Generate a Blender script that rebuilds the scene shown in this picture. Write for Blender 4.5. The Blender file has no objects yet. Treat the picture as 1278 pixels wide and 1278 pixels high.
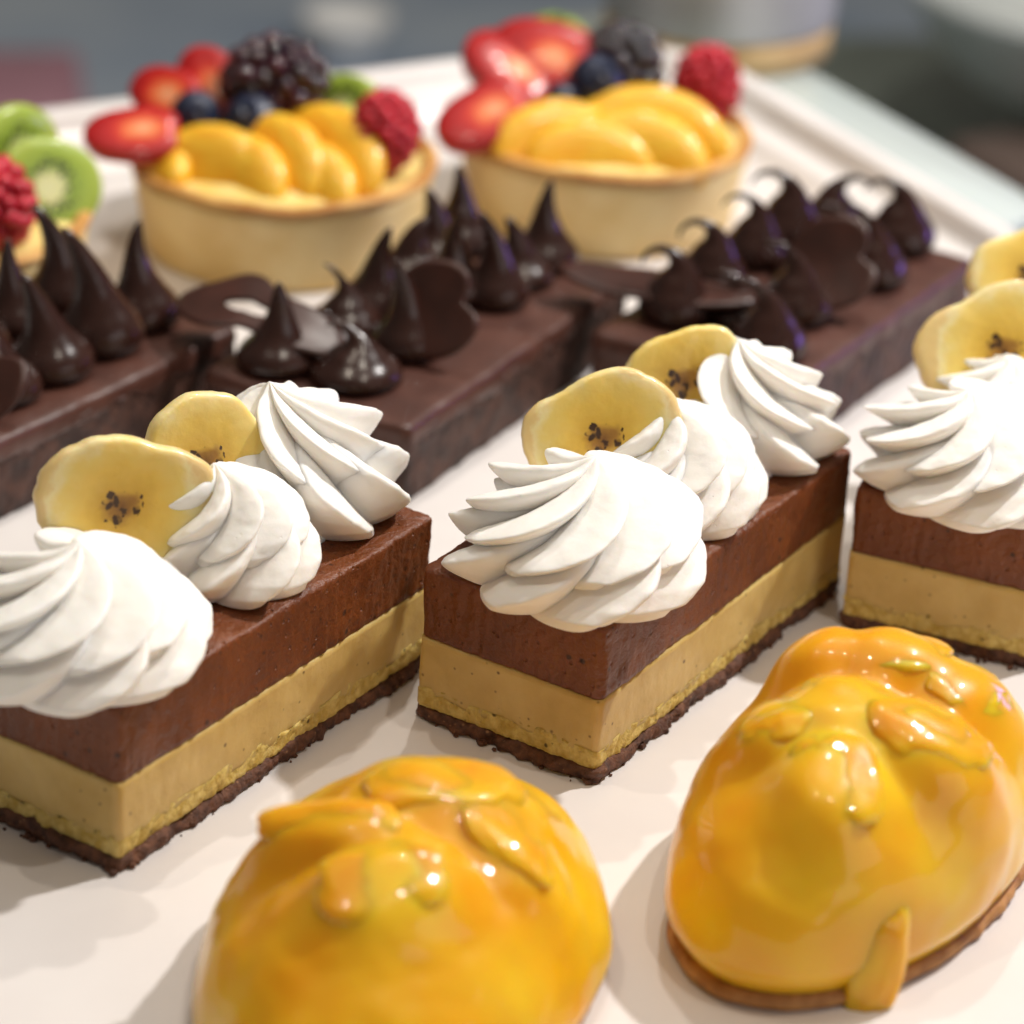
import bpy, math, random
from math import sin, cos, pi, radians, sqrt, exp
from mathutils import Vector, Matrix, noise

# ------------------------------------------------------------------ camera, light, exposure
S = 0.01                                   # everything below is written in centimetres
sc = bpy.context.scene
col = sc.collection
FPX, PITCH, ROLL = 3926.0, 0.4669, 0.0587
cam_d = bpy.data.cameras.new('camera')
cam = bpy.data.objects.new('camera', cam_d); col.objects.link(cam); sc.camera = cam
cam_d.sensor_width = 36.0; cam_d.lens = 36.0 * FPX / 1278.0
cam_d.clip_start = 0.02; cam_d.clip_end = 50
fw = Vector((0, cos(PITCH), -sin(PITCH))); rt = Vector((1, 0, 0)); up = rt.cross(fw)
r_ = rt * cos(ROLL) + up * sin(ROLL); u_ = -rt * sin(ROLL) + up * cos(ROLL)
cam.matrix_world = Matrix(((r_.x, u_.x, -fw.x, 0), (r_.y, u_.y, -fw.y, -75 * S), (r_.z, u_.z, -fw.z, 37.967 * S), (0, 0, 0, 1)))
cam_d.dof.use_dof = True; cam_d.dof.focus_distance = 72.5 * S; cam_d.dof.aperture_fstop = 8.6

w = bpy.data.worlds.new('World'); sc.world = w; w.use_nodes = True
bg = w.node_tree.nodes['Background']
bg.inputs[0].default_value = (1.0, 0.90, 0.78, 1); bg.inputs[1].default_value = 0.13

def lamp(name, loc, target, size, power, color, shape='DISK', size_y=None):
    d = bpy.data.lights.new(name, 'AREA'); d.shape = shape; d.size = size * S
    if size_y: d.size_y = size_y * S
    d.energy = power; d.color = color
    o = bpy.data.objects.new(name, d); col.objects.link(o)
    o.location = Vector(loc) * S
    o.rotation_euler = (Vector(target) - Vector(loc)).to_track_quat('-Z', 'Y').to_euler()
    return o
lamp('ceiling_spot', (64, 30, 100), (2, -2, 0), 4.6, 14.0, (1.0, 0.965, 0.93))
lamp('ceiling_spot', (30, -42, 128), (0, -5, 0), 3.0, 2.4, (1.0, 0.91, 0.78))
lamp('ceiling_spot', (-34, -22, 120), (0, -5, 0), 2.6, 1.6, (1.0, 0.88, 0.72))
lamp('ceiling_spot', (10, 60, 130), (0, 10, 0), 4, 5.0, (1.0, 0.94, 0.86))
lamp('overhead_fill', (0, 15, 150), (0, 5, 0), 170, 4.0, (1.0, 0.93, 0.84), 'RECTANGLE', 150)  # added overhead softbox, a wide dim fill
lamp('right_front_fill', (82, -70, 38), (2, -2, 3), 90, 1.7, (0.98, 0.95, 0.96), 'RECTANGLE', 50)  # added soft panel: pales right faces and puts highlights on the piped peaks
lamp('violet_led_strip', (64, 34, 12), (0, 2, 3), 24, .55, (0.36, 0.22, 1.0), 'RECTANGLE', 8)

sc.view_settings.view_transform = 'Standard'; sc.view_settings.look = 'None'
sc.view_settings.exposure = 0.0; sc.view_settings.gamma = 1.0
sc.render.engine = 'CYCLES'
sc.cycles.use_denoising = True
sc.cycles.max_bounces = 8
sc.cycles.sample_clamp_indirect = 4.0

# ------------------------------------------------------------------ mesh helpers
def nz(x, y, z, s=1.0): return noise.noise(Vector((x * s, y * s, z * s)))
def fbm(x, y, z, s=1.0, o=4): return noise.fractal(Vector((x * s, y * s, z * s)), 1.0, 2.0, o)

def mesh_data(name, V, F, mat, smooth=True):
    me = bpy.data.meshes.new(name)
    me.from_pydata([(v[0] * S, v[1] * S, v[2] * S) for v in V], [], F)
    if smooth: me.polygons.foreach_set('use_smooth', [True] * len(me.polygons))
    if mat: me.materials.append(mat)
    me.validate(); me.update()
    return me

def link(name, me, parent=None, loc=(0, 0, 0), rot=(0, 0, 0)):
    o = bpy.data.objects.new(name, me); col.objects.link(o)
    o.location = Vector(loc) * S; o.rotation_euler = rot
    if parent: o.parent = parent
    return o

def obj(name, V, F, mat, parent=None, loc=(0, 0, 0), rot=(0, 0, 0), smooth=True):
    return link(name, mesh_data(name, V, F, mat, smooth), parent, loc, rot)

def thing(name, label, cat, loc=(0, 0, 0), rz=0, group=None):
    o = bpy.data.objects.new(name, None); col.objects.link(o)
    o.empty_display_size = 0.01
    o.location = Vector(loc) * S; o.rotation_euler = (0, 0, rz)
    o['label'] = label; o['category'] = cat
    if group: o['group'] = group
    return o

def tag(o, label, cat, group=None):
    o['label'] = label; o['category'] = cat
    if group: o['group'] = group
    return o

def rings(R, cap0=True, cap1=True):
    """faces joining equal-length closed rings"""
    V = [p for r in R for p in r]; n = len(R[0]); F = []
    for i in range(len(R) - 1):
        a, b = i * n, (i + 1) * n
        for j in range(n):
            k = (j + 1) % n
            F.append((a + j, a + k, b + k, b + j))
    if cap0:
        c = [sum(p[q] for p in R[0]) / n for q in range(3)]; V.append(c); ci = len(V) - 1
        for j in range(n): F.append((ci, (j + 1) % n, j))
    if cap1:
        c = [sum(p[q] for p in R[-1]) / n for q in range(3)]; V.append(c); ci = len(V) - 1
        a = (len(R) - 1) * n
        for j in range(n): F.append((ci, a + j, a + (j + 1) % n))
    return V, F

def merge(*parts):
    V, F = [], []
    for v, f in parts:
        o = len(V); V += [tuple(p) for p in v]; F += [tuple(i + o for i in q) for q in f]
    return V, F

def xform(VF, M):
    return [tuple(M @ Vector(v)) for v in VF[0]], VF[1]

def lathe(prof, n=48, wob=None):
    R = []
    for k, (r, z) in enumerate(prof):
        ring = []
        for j in range(n):
            a = 2 * pi * j / n
            rr, zz = (r, z) if wob is None else wob(r, z, a)
            ring.append((rr * cos(a), rr * sin(a), zz))
        R.append(ring)
    return rings(R)

def rrect(L, W, r, ns, nw, nc):
    """rounded rectangle centred on 0, ccw; returns points and outward normals"""
    P = []; r = max(r, 0.001); hx, hy = L / 2 - r, W / 2 - r
    cs = [(hx, -hy, -pi / 2), (hx, hy, 0), (-hx, hy, pi / 2), (-hx, -hy, pi)]
    cnt = [nw, ns, nw, ns]
    for q in range(4):
        cx, cy, a0 = cs[q]
        for i in range(nc):
            a = a0 + pi / 2 * i / (nc - 1)
            P.append((cx + r * cos(a), cy + r * sin(a), cos(a), sin(a)))
        x0, y0 = P[-1][0], P[-1][1]; nx, ny = P[-1][2], P[-1][3]
        n2 = cs[(q + 1) % 4]
        x1, y1 = n2[0] + r * cos(n2[2]), n2[1] + r * sin(n2[2])
        for i in range(1, cnt[q]):
            t = i / cnt[q]
            P.append((x0 + (x1 - x0) * t, y0 + (y1 - y0) * t, nx, ny))
    return P

def slab(L, W, r, prof, disp=None, ns=90, nw=44, nc=6, topf=None):
    """prof: list of (inset, z, f) rings; f < 1 shrinks the ring towards the middle (caps)"""
    R = []
    for (ins, z, f) in prof:
        ring = []
        for (x, y, nx, ny) in rrect(L - 2 * ins, W - 2 * ins, r - ins if r > ins else .02, ns, nw, nc):
            d = disp(x, y, z, nx, ny) if (disp and f == 1) else 0
            X, Y = (x + nx * d) * f, (y + ny * d) * f
            Z = z + (topf(X, Y, z) if topf else 0)
            ring.append((X, Y, Z))
        R.append(ring)
    return rings(R)

def ellipsoid(a, b, c, nu=24, nv=14):
    R = []
    for i in range(1, nv):
        t = pi * i / nv - pi / 2
        R.append([(a * cos(t) * cos(2 * pi * j / nu), b * cos(t) * sin(2 * pi * j / nu), c * sin(t)) for j in range(nu)])
    return rings(R)

# ------------------------------------------------------------------ materials
def mat(name, c1, c2=None, rough=0.5, scale=80, detail=4, sss=0.0, rad=(1, .5, .25), sscale=.003, bump=0.0, bscale=400,
        bdist=0.0004, coat=0.0, crough=0.05, spots=None, metal=0.0, spec=0.5, c3=None, contrast=(.35, .65), stretch=None, pits=None):
    m = bpy.data.materials.new(name); m.use_nodes = True
    nt = m.node_tree; N = nt.nodes; Lk = nt.links; P = N['Principled BSDF']
    P.inputs['Roughness'].default_value = rough; P.inputs['Metallic'].default_value = metal
    P.inputs['Specular IOR Level'].default_value = spec
    tc = N.new('ShaderNodeTexCoord'); vec = tc.outputs['Object']
    if stretch:
        mp = N.new('ShaderNodeMapping'); mp.inputs['Scale'].default_value = stretch
        Lk.new(vec, mp.inputs['Vector']); svec = mp.outputs[0]
    else: svec = vec
    cout = None
    if c2:
        n1 = N.new('ShaderNodeTexNoise'); n1.inputs['Scale'].default_value = scale; n1.inputs['Detail'].default_value = detail
        Lk.new(svec, n1.inputs['Vector'])
        cr = N.new('ShaderNodeValToRGB'); e = cr.color_ramp.elements
        e[0].position = contrast[0]; e[1].position = contrast[1]
        e[0].color = (*c1, 1); e[1].color = (*c2, 1)
        if c3:
            x = e.new((contrast[0] + contrast[1]) / 2); x.color = (*c3, 1)
        Lk.new(n1.outputs['Fac'], cr.inputs[0]); cout = cr.outputs[0]
    else:
        P.inputs['Base Color'].default_value = (*c1, 1)
    if spots:                                    # (scale, threshold, colour)
        v = N.new('ShaderNodeTexVoronoi'); v.inputs['Scale'].default_value = spots[0]
        n3 = N.new('ShaderNodeTexNoise'); n3.inputs['Scale'].default_value = spots[0] * .35
        Lk.new(vec, v.inputs['Vector']); Lk.new(vec, n3.inputs['Vector'])
        ad = N.new('ShaderNodeMath'); ad.operation = 'MULTIPLY_ADD'; ad.inputs[1].default_value = -.35; 
        Lk.new(n3.outputs['Fac'], ad.inputs[0]); Lk.new(v.outputs['Distance'], ad.inputs[2])
        lt = N.new('ShaderNodeMapRange'); lt.inputs['From Min'].default_value = spots[1] - .05; lt.inputs['From Max'].default_value = spots[1] + .05
        lt.inputs['To Min'].default_value = 1; lt.inputs['To Max'].default_value = 0
        Lk.new(ad.outputs[0], lt.inputs['Value'])
        mx = N.new('ShaderNodeMix'); mx.data_type = 'RGBA'
        Lk.new(lt.outputs[0], mx.inputs[0])
        if cout: Lk.new(cout, mx.inputs[6])
        else: mx.inputs[6].default_value = (*c1, 1)
        mx.inputs[7].default_value = (*spots[2], 1); cout = mx.outputs[2]
    if cout: Lk.new(cout, P.inputs['Base Color'])
    if sss > 0:
        P.inputs['Subsurface Weight'].default_value = sss; P.inputs['Subsurface Radius'].default_value = rad
        P.inputs['Subsurface Scale'].default_value = sscale
    if coat > 0:
        P.inputs['Coat Weight'].default_value = coat; P.inputs['Coat Roughness'].default_value = crough
    nrm = None
    if bump > 0:
        n2 = N.new('ShaderNodeTexNoise'); n2.inputs['Scale'].default_value = bscale; n2.inputs['Detail'].default_value = 5
        n2.inputs['Roughness'].default_value = .6
        Lk.new(svec, n2.inputs['Vector'])
        b = N.new('ShaderNodeBump'); b.inputs['Strength'].default_value = bump; b.inputs['Distance'].default_value = bdist
        Lk.new(n2.outputs['Fac'], b.inputs['Height']); nrm = b.outputs[0]
    if pits:                                     # (scale, threshold, distance): small air bubbles
        v = N.new('ShaderNodeTexVoronoi'); v.inputs['Scale'].default_value = pits[0]; Lk.new(vec, v.inputs['Vector'])
        mr = N.new('ShaderNodeMapRange'); mr.inputs['From Min'].default_value = 0; mr.inputs['From Max'].default_value = pits[1]
        Lk.new(v.outputs['Distance'], mr.inputs['Value'])
        b2 = N.new('ShaderNodeBump'); b2.inputs['Strength'].default_value = .8; b2.inputs['Distance'].default_value = pits[2]
        Lk.new(mr.outputs[0], b2.inputs['Height'])
        if nrm: Lk.new(nrm, b2.inputs['Normal'])
        nrm = b2.outputs[0]
    if nrm: Lk.new(nrm, P.inputs['Normal'])
    return m

def radial_mat(name, stops, size, axis_scale=(1, 1, 0), rough=.35, seeds=None, sss=.3, wob=.25, coat=.3, wscale=260, fine=None, offset=(0, 0, 0)):
    """colour by distance from the thing's own middle (cut fruit)"""
    m = bpy.data.materials.new(name); m.use_nodes = True
    nt = m.node_tree; N = nt.nodes; Lk = nt.links; P = N['Principled BSDF']
    tc = N.new('ShaderNodeTexCoord')
    mp = N.new('ShaderNodeMapping'); mp.inputs['Scale'].default_value = tuple(a / (size * S) for a in axis_scale)
    mp.inputs['Location'].default_value = offset
    Lk.new(tc.outputs['Object'], mp.inputs['Vector'])
    ln = N.new('ShaderNodeVectorMath'); ln.operation = 'LENGTH'; Lk.new(mp.outputs[0], ln.inputs[0])
    n1 = N.new('ShaderNodeTexNoise'); n1.inputs['Scale'].default_value = wscale; n1.inputs['Detail'].default_value = 4
    Lk.new(tc.outputs['Object'], n1.inputs['Vector'])
    ma = N.new('ShaderNodeMath'); ma.operation = 'MULTIPLY_ADD'; ma.inputs[1].default_value = wob
    Lk.new(n1.outputs['Fac'], ma.inputs[0]); Lk.new(ln.outputs['Value'], ma.inputs[2])
    cr = N.new('ShaderNodeValToRGB'); e = cr.color_ramp.elements
    e[0].position = stops[0][0]; e[0].color = (*stops[0][1], 1)
    e[1].position = stops[-1][0]; e[1].color = (*stops[-1][1], 1)
    for p, c in stops[1:-1]:
        x = e.new(p); x.color = (*c, 1)
    sub = N.new('ShaderNodeMath'); sub.operation = 'SUBTRACT'; sub.inputs[1].default_value = wob * .5
    Lk.new(ma.outputs[0], sub.inputs[0]); Lk.new(sub.outputs[0], cr.inputs[0])
    out = cr.outputs[0]
    if seeds:        # (voronoi scale, threshold, r0, r1, colour)
        v = N.new('ShaderNodeTexVoronoi'); v.inputs['Scale'].default_value = seeds[0]
        nd = N.new('ShaderNodeTexNoise'); nd.inputs['Scale'].default_value = 380; Lk.new(tc.outputs['Object'], nd.inputs['Vector'])
        va = N.new('ShaderNodeVectorMath'); va.operation = 'MULTIPLY_ADD'; va.inputs[1].default_value = (.004, .004, .004)
        Lk.new(nd.outputs['Color'], va.inputs[0]); Lk.new(tc.outputs['Object'], va.inputs[2]); Lk.new(va.outputs[0], v.inputs['Vector'])
        l1 = N.new('ShaderNodeMapRange'); l1.inputs['From Min'].default_value = seeds[1]; l1.inputs['From Max'].default_value = seeds[1] * 1.5
        l1.inputs['To Min'].default_value = 1; l1.inputs['To Max'].default_value = 0; Lk.new(v.outputs['Distance'], l1.inputs['Value'])
        g = N.new('ShaderNodeMath'); g.operation = 'GREATER_THAN'; g.inputs[1].default_value = seeds[2]; Lk.new(sub.outputs[0], g.inputs[0])
        l = N.new('ShaderNodeMath'); l.operation = 'LESS_THAN'; l.inputs[1].default_value = seeds[3]; Lk.new(sub.outputs[0], l.inputs[0])
        m1 = N.new('ShaderNodeMath'); m1.operation = 'MULTIPLY'; Lk.new(g.outputs[0], m1.inputs[0]); Lk.new(l.outputs[0], m1.inputs[1])
        m2 = N.new('ShaderNodeMath'); m2.operation = 'MULTIPLY'; Lk.new(m1.outputs[0], m2.inputs[0]); Lk.new(l1.outputs[0], m2.inputs[1])
        mx = N.new('ShaderNodeMix'); mx.data_type = 'RGBA'; Lk.new(m2.outputs[0], mx.inputs[0]); Lk.new(out, mx.inputs[6])
        mx.inputs[7].default_value = (*seeds[4], 1); out = mx.outputs[2]
    Lk.new(out, P.inputs['Base Color'])
    P.inputs['Roughness'].default_value = rough
    P.inputs['Subsurface Weight'].default_value = sss; P.inputs['Subsurface Radius'].default_value = (1, .6, .2); P.inputs['Subsurface Scale'].default_value = .002
    P.inputs['Coat Weight'].default_value = coat; P.inputs['Coat Roughness'].default_value = .12
    b = N.new('ShaderNodeBump'); b.inputs['Strength'].default_value = .35; b.inputs['Distance'].default_value = .0004
    n2 = N.new('ShaderNodeTexNoise'); n2.inputs['Scale'].default_value = 500; n2.inputs['Detail'].default_value = 4
    Lk.new(tc.outputs['Object'], n2.inputs['Vector']); Lk.new(n2.outputs['Fac'], b.inputs['Height']); Lk.new(b.outputs[0], P.inputs['Normal'])
    return m

M = {}
M['tray'] = mat('white_ceramic', (.74, .70, .68), (.78, .745, .725), rough=.3, scale=25, bump=.05, bscale=60)
M['cream'] = mat('whipped_cream', (.91, .88, .83), (.93, .905, .865), rough=.45, scale=120, sss=.35, rad=(1, .75, .5), sscale=.003, bump=.28, bscale=900, bdist=.0003, pits=(260, .07, .0003), spec=.4)
M['mousse'] = mat('chocolate_mousse', (.125, .030, .006), (.195, .052, .010), rough=.42, scale=70, detail=8, sss=.2, rad=(1, .4, .2), sscale=.002, bump=.9, bscale=380, bdist=.0010, pits=(300, .18, .0008), spots=(210, -.08, (.045, .012, .005)), contrast=(.3, .7))  # dark spots put the shade inside air holes into the colour
M['custard'] = mat('banana_custard', (.53, .345, .095), (.67, .48, .175), rough=.45, scale=90, detail=6, sss=.35, rad=(1, .65, .2), sscale=.004, bump=.4, bscale=500, bdist=.0005, spots=(230, -.115, (.16, .085, .02)), contrast=(.28, .72))
M['sponge'] = mat('sponge_crumb', (.54, .36, .07), (.75, .57, .19), rough=.7, scale=420, detail=6, sss=.25, rad=(1, .65, .2), sscale=.003, bump=.9, bscale=700, bdist=.0009, spots=(260, -.06, (.12, .08, .02)))
M['crust'] = mat('chocolate_crust', (.060, .020, .010), (.17, .065, .030), rough=.6, scale=380, detail=6, bump=1.0, bscale=600, bdist=.0012, spots=(500, -.04, (.30, .15, .07)))
M['brownie'] = mat('dark_cake', (.030, .012, .009), (.095, .040, .027), rough=.55, scale=180, detail=7, bump=.9, bscale=320, bdist=.0012, spots=(230, -.03, (.012, .005, .004)))
M['ganache'] = mat('ganache', (.062, .022, .015), (.098, .037, .025), rough=.42, scale=70, bump=.25, bscale=160, bdist=.0006)
M['kiss'] = mat('piped_ganache', (.026, .0088, .0062), (.038, .0135, .0092), rough=.22, scale=60, bump=.06, bscale=260, bdist=.0003, spec=.55)
M['plaque'] = mat('chocolate_sheet', (.036, .011, .007), (.055, .016, .010), rough=.34, scale=90, bump=.08, bscale=200, sss=.1, rad=(1, .3, .15), sscale=.001)
M['shell'] = mat('tart_shell', (.74, .52, .20), (.86, .67, .33), rough=.6, scale=45, detail=6, sss=.12, rad=(1, .6, .3), sscale=.002, bump=.5, bscale=500, bdist=.0005)
M['shell_rim'] = mat('tart_rim', (.44, .18, .035), (.70, .40, .12), rough=.55, scale=90, detail=5, bump=.5, bscale=450, bdist=.0005)
M['filling'] = mat('pastry_cream', (.82, .60, .16), (.88, .70, .28), rough=.35, scale=90, sss=.3, rad=(1, .7, .3), bump=.2, bscale=200, coat=.3)
M['mandarin'] = mat('mandarin', (.90, .43, .010), (.95, .58, .04), rough=.38, scale=110, sss=.35, rad=(1, .5, .1), sscale=.003, bump=.6, bscale=160, bdist=.0007, coat=.35, crough=.15, stretch=(1, 5, 1))
M['blueberry'] = mat('blueberry', (.008, .010, .028), (.028, .040, .085), rough=.36, scale=70, bump=.08, bscale=300)
M['blackberry'] = mat('blackberry', (.006, .003, .007), (.022, .006, .014), rough=.16, scale=60, coat=.6, crough=.08)
M['blackberry_red'] = mat('blackberry_red', (.010, .003, .006), (.075, .006, .022), rough=.14, scale=75, coat=.7, crough=.08)
M['raspberry'] = mat('raspberry', (.42, .008, .022), (.60, .022, .045), rough=.4, scale=160, sss=.3, rad=(1, .2, .15), sscale=.002, bump=.4, bscale=500)
M['straw'] = radial_mat('strawberry_cut', [(.0, (.86, .46, .26)), (.28, (.84, .24, .08)), (.55, (.70, .055, .02)), (.75, (.50, .010, .010)), (1, (.42, .006, .008))], 1.35, (1, 1.35, 0), wob=.3)
M['kiwi'] = radial_mat('kiwi_cut', [(.0, (.74, .76, .42)), (.20, (.70, .72, .34)), (.36, (.24, .36, .03)), (.7, (.36, .47, .06)), (.93, (.42, .52, .11)), (1, (.24, .28, .04))], 1.9, seeds=(520, .34, .24, .48, (.012, .012, .008)), wob=.15)
M['kiwi_skin'] = mat('kiwi_flesh', (.36, .46, .03), (.52, .60, .08), rough=.35, scale=100, sss=.3, coat=.4)
M['banana'] = radial_mat('banana_cut', [(.0, (.20, .085, .014)), (.12, (.36, .18, .028)), (.27, (.68, .43, .06)), (.52, (.83, .58, .115)), (.78, (.85, .66, .20)), (.93, (.88, .76, .40)), (1, (.80, .60, .26))], 1.8,
                        seeds=(330, .30, .0, .27, (.05, .018, .005)), wob=.38, wscale=210, rough=.34, sss=.5, coat=.25)
M['glaze'] = mat('mango_glaze', (.76, .34, .004), (.82, .51, .018), rough=.35, scale=30, detail=2, sss=.8, rad=(1, .5, .03), sscale=.008, coat=.55, crough=.03, bump=.10, bscale=70, bdist=.0008, spec=.2)
M['mango'] = mat('mango_flesh', (.75, .31, .003), (.82, .46, .010), rough=.35, scale=60, detail=4, sss=.8, rad=(1, .45, .03), sscale=.008, coat=.6, crough=.05, bump=.30, bscale=120, bdist=.0010, spec=.2)
M['biscuit'] = mat('biscuit', (.30, .115, .025), (.52, .25, .075), rough=.6, scale=200, detail=6, bump=.8, bscale=420, bdist=.001)
M['shelf'] = mat('frosted_glass_shelf', (.50, .57, .54), (.56, .62, .59), rough=.25, scale=8)
M['counter'] = mat('steel_counter', (.20, .27, .38), (.38, .44, .50), rough=.35, scale=4, detail=2)
M['dark_green'] = mat('dark_green_plastic', (.17, .21, .18), (.23, .27, .235), rough=.45, scale=10)
M['steel'] = mat('steel_reflection_bands', (.34, .33, .31), (.58, .57, .58), rough=.4, scale=22, detail=1, metal=.25, stretch=(1, 1, .02))  # upright reflections put into the colour as light and dark bands
M['bowl'] = mat('bowl_steel', (.72, .76, .74), (.78, .81, .79), rough=.3, scale=20, metal=.3)
M['wood'] = mat('tan_wood', (.50, .32, .13), (.62, .43, .20), rough=.5, scale=60, stretch=(1, 1, .2))
M['pink'] = mat('pink_card', (.34, .17, .21), (.38, .20, .24), rough=.6, scale=10)
M['white'] = mat('white_gloss', (.80, .80, .78), (.84, .84, .82), rough=.25, scale=10)
M['brown'] = mat('brown_box', (.12, .085, .07), (.16, .11, .09), rough=.6, scale=10)

# ------------------------------------------------------------------ setting and tray
TYAW = 0.516
ex = Vector((cos(TYAW), sin(TYAW), 0)); ey = Vector((sin(TYAW), -cos(TYAW), 0))
corner = Vector((5.14, 38.07, 0))
TW, TD = 74.0, 74.0

V, F = slab(400, 400, 2, [(0, -1, .3), (0, -1, 1), (0, 0, 1), (0, 0, .3)], ns=4, nw=4)
o = obj('counter', V, F, M['counter'], loc=(0, 60, -36), smooth=False); o['kind'] = 'structure'
sw, sd = TW - 1.0, TD - 1
scen = corner - ex * (sw / 2 + .5) + ey * (sd / 2 + .5)
V, F = slab(sw, sd, 3, [(0, -.9, .3), (0.06, -.9, 1), (0, -.84, 1), (0, -.06, 1), (.06, 0, 1), (0, 0, .3)], ns=4, nw=4, nc=10)
o = obj('shelf', V, F, M['shelf'], loc=(scen.x, scen.y, -.62), rot=(0, 0, TYAW)); o['kind'] = 'structure'

lc = corner + ex * 1.7 + ey * 4.0
V, F = slab(8.4, 25, 2.6, [(0, -.9, .3), (0.06, -.9, 1), (0, -.84, 1), (0, -.06, 1), (.06, 0, 1), (0, 0, .3)], ns=4, nw=4, nc=10)
o = obj('shelf_ledge', V, F, M['shelf'], loc=(lc.x, lc.y, -.64), rot=(0, 0, TYAW)); o['kind'] = 'structure'
t = thing('tray', 'large white rimmed serving tray holding all the pastries', 'tray', (corner - ex * TW / 2 + ey * TD / 2)[:], TYAW)
t.location.z = -.6 * S
Z0 = .6
fl = [(3.6, Z0, .2), (3.6, Z0, .6), (3.6, Z0, 1), (3.2, Z0 + .02, 1)]
rim = [(3.2, .02, 1), (2.9, .08, 1), (2.55, .35, 1), (2.35, .55, 1), (2.25, .66, 1), (2.1, .70, 1), (1.25, .70, 1), (1.1, .74, 1), (1.0, 1.38, 1), (.9, 1.5, 1), (.25, 1.5, 1), (.1, 1.46, 1), (0, 1.34, 1), (.05, 1.2, 1), (.5, 1.1, 1), (1.5, .7, 1), (2.6, -.45, 1), (3.0, -.6, 1), (3.2, -.6, 1)]
R = slab(TW, TD, 5.0, [(a, b + Z0, c) for a, b, c in rim], ns=6, nw=6, nc=16)
V, F = R; n = len(V) - 2
F = [q for q in F if max(q) < n]; V = V[:n]
obj('rim', V, F, M['tray'], t)
V, F = slab(TW, TD, 5.0, [(3.2, 0, .5), (3.2, 0, 1), (3.2, Z0 + .02, 1), (3.6, Z0, 1), (3.6, Z0, .5)], ns=6, nw=6, nc=16)
obj('base', V, F, M['tray'], t)

# ------------------------------------------------------------------ banana and chocolate mousse slices
def swirl(R, H, n=8, twist=1.7, lean=(0, 0), seed=0, amp=.26, z0=0.0, rows=64, per=26, rag=.05):
    rnd = random.Random(seed)
    ph0 = rnd.uniform(0, 6.28)
    lam = [rnd.uniform(.70, 1.3) for _ in range(n)]
    cols = n * per; out = []
    prof = [(0, .74, 0), (.06, .90, .02), (.14, 1.0, .12), (.26, 1.0, .28), (.40, .92, .46), (.54, .77, .63), (.67, .58, .77), (.79, .38, .88), (.90, .18, .96), (1, .012, 1.05)]
    for i in range(rows + 1):
        t = i / rows
        for k in range(len(prof) - 1):
            if prof[k][0] <= t <= prof[k + 1][0]: break
        a, b = prof[k], prof[k + 1]; s = (t - a[0]) / (b[0] - a[0]); s2 = s
        r0 = a[1] + (b[1] - a[1]) * s2; z = a[2] + (b[2] - a[2]) * s2
        ring = []
        am = amp * (.55 + .9 * min(1, t * 2.2)) * (1 if t < .8 else max(.45, 1 - (t - .8) * 2.2))
        for j in range(cols):
            th = 2 * pi * j / cols
            ph = (th / (2 * pi)) * n
            q = int(ph) % n; u = ph - int(ph)
            if u < .60: lobe = 1 - (1 - u / .60) ** 1.25
            else: lobe = 1 - ((u - .60) / .40) ** 1.6
            lobe = lobe * (1 + .09 * nz(ph * .7, t * 3, seed * 1.7)) 
            L = lam[q] * (1 - u) * .5 + lam[q] * u * .5 + .5 * (lam[(q + 1) % n] * u * u + lam[(q - 1) % n] * (1 - u) ** 2 + lam[q] * (1 - u * u - (1 - u) ** 2))
            # keep continuity at lobe borders where lobe = 0
            rr = r0 * (1 - am * .62 + am * 1.1 * lobe * L)
            an = th + twist * (t ** .8) + ph0
            x, y = rr * cos(an) * R, rr * sin(an) * R
            zz = z * H + (lobe * .10 * H * (1 - t) * (.4 if t < .1 else 1) if t > .03 else 0)
            x += lean[0] * t * t; y += lean[1] * t * t
            d = rag * fbm(x + seed * 7.3, y, zz, 1.0, 2) + .014 * fbm(x, y + seed, zz, 6, 3)
            if t > .03:
                x += d * cos(an); y += d * sin(an); zz += d * .5
            ring.append((x, y, zz + z0))
        out.append(ring)
    return rings(out)

def banana(seed, rad=1.65, th=.46):
    rnd = random.Random(seed); n = 72; p1, p2, p3 = (rnd.uniform(0, 6.28) for _ in range(3))
    def rr(a): return rad * (1 + .065 * cos(3 * a + p1) + .05 * cos(2 * a + p2) + .025 * cos(5 * a + p3) + .05 * fbm(cos(a) * 2.5, sin(a) * 2.5, seed * 3.3, 1, 3))
    prof = [(.0, -.5), (.35, -.5), (.7, -.5), (.90, -.49), (.965, -.43), (.995, -.25), (1, 0), (.99, .25), (.96, .42), (.90, .485), (.7, .49), (.5, .48), (.3, .465), (.12, .45)]
    R = []
    for f, z in prof[1:]:
        R.append([(f * rr(2 * pi * j / n) * cos(2 * pi * j / n), f * rr(2 * pi * j / n) * sin(2 * pi * j / n),
                   z * th + .03 * nz(f * cos(2 * pi * j / n) * 3, f * sin(2 * pi * j / n) * 3, seed + 9)) for j in range(n)])
    return rings(R)

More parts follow.
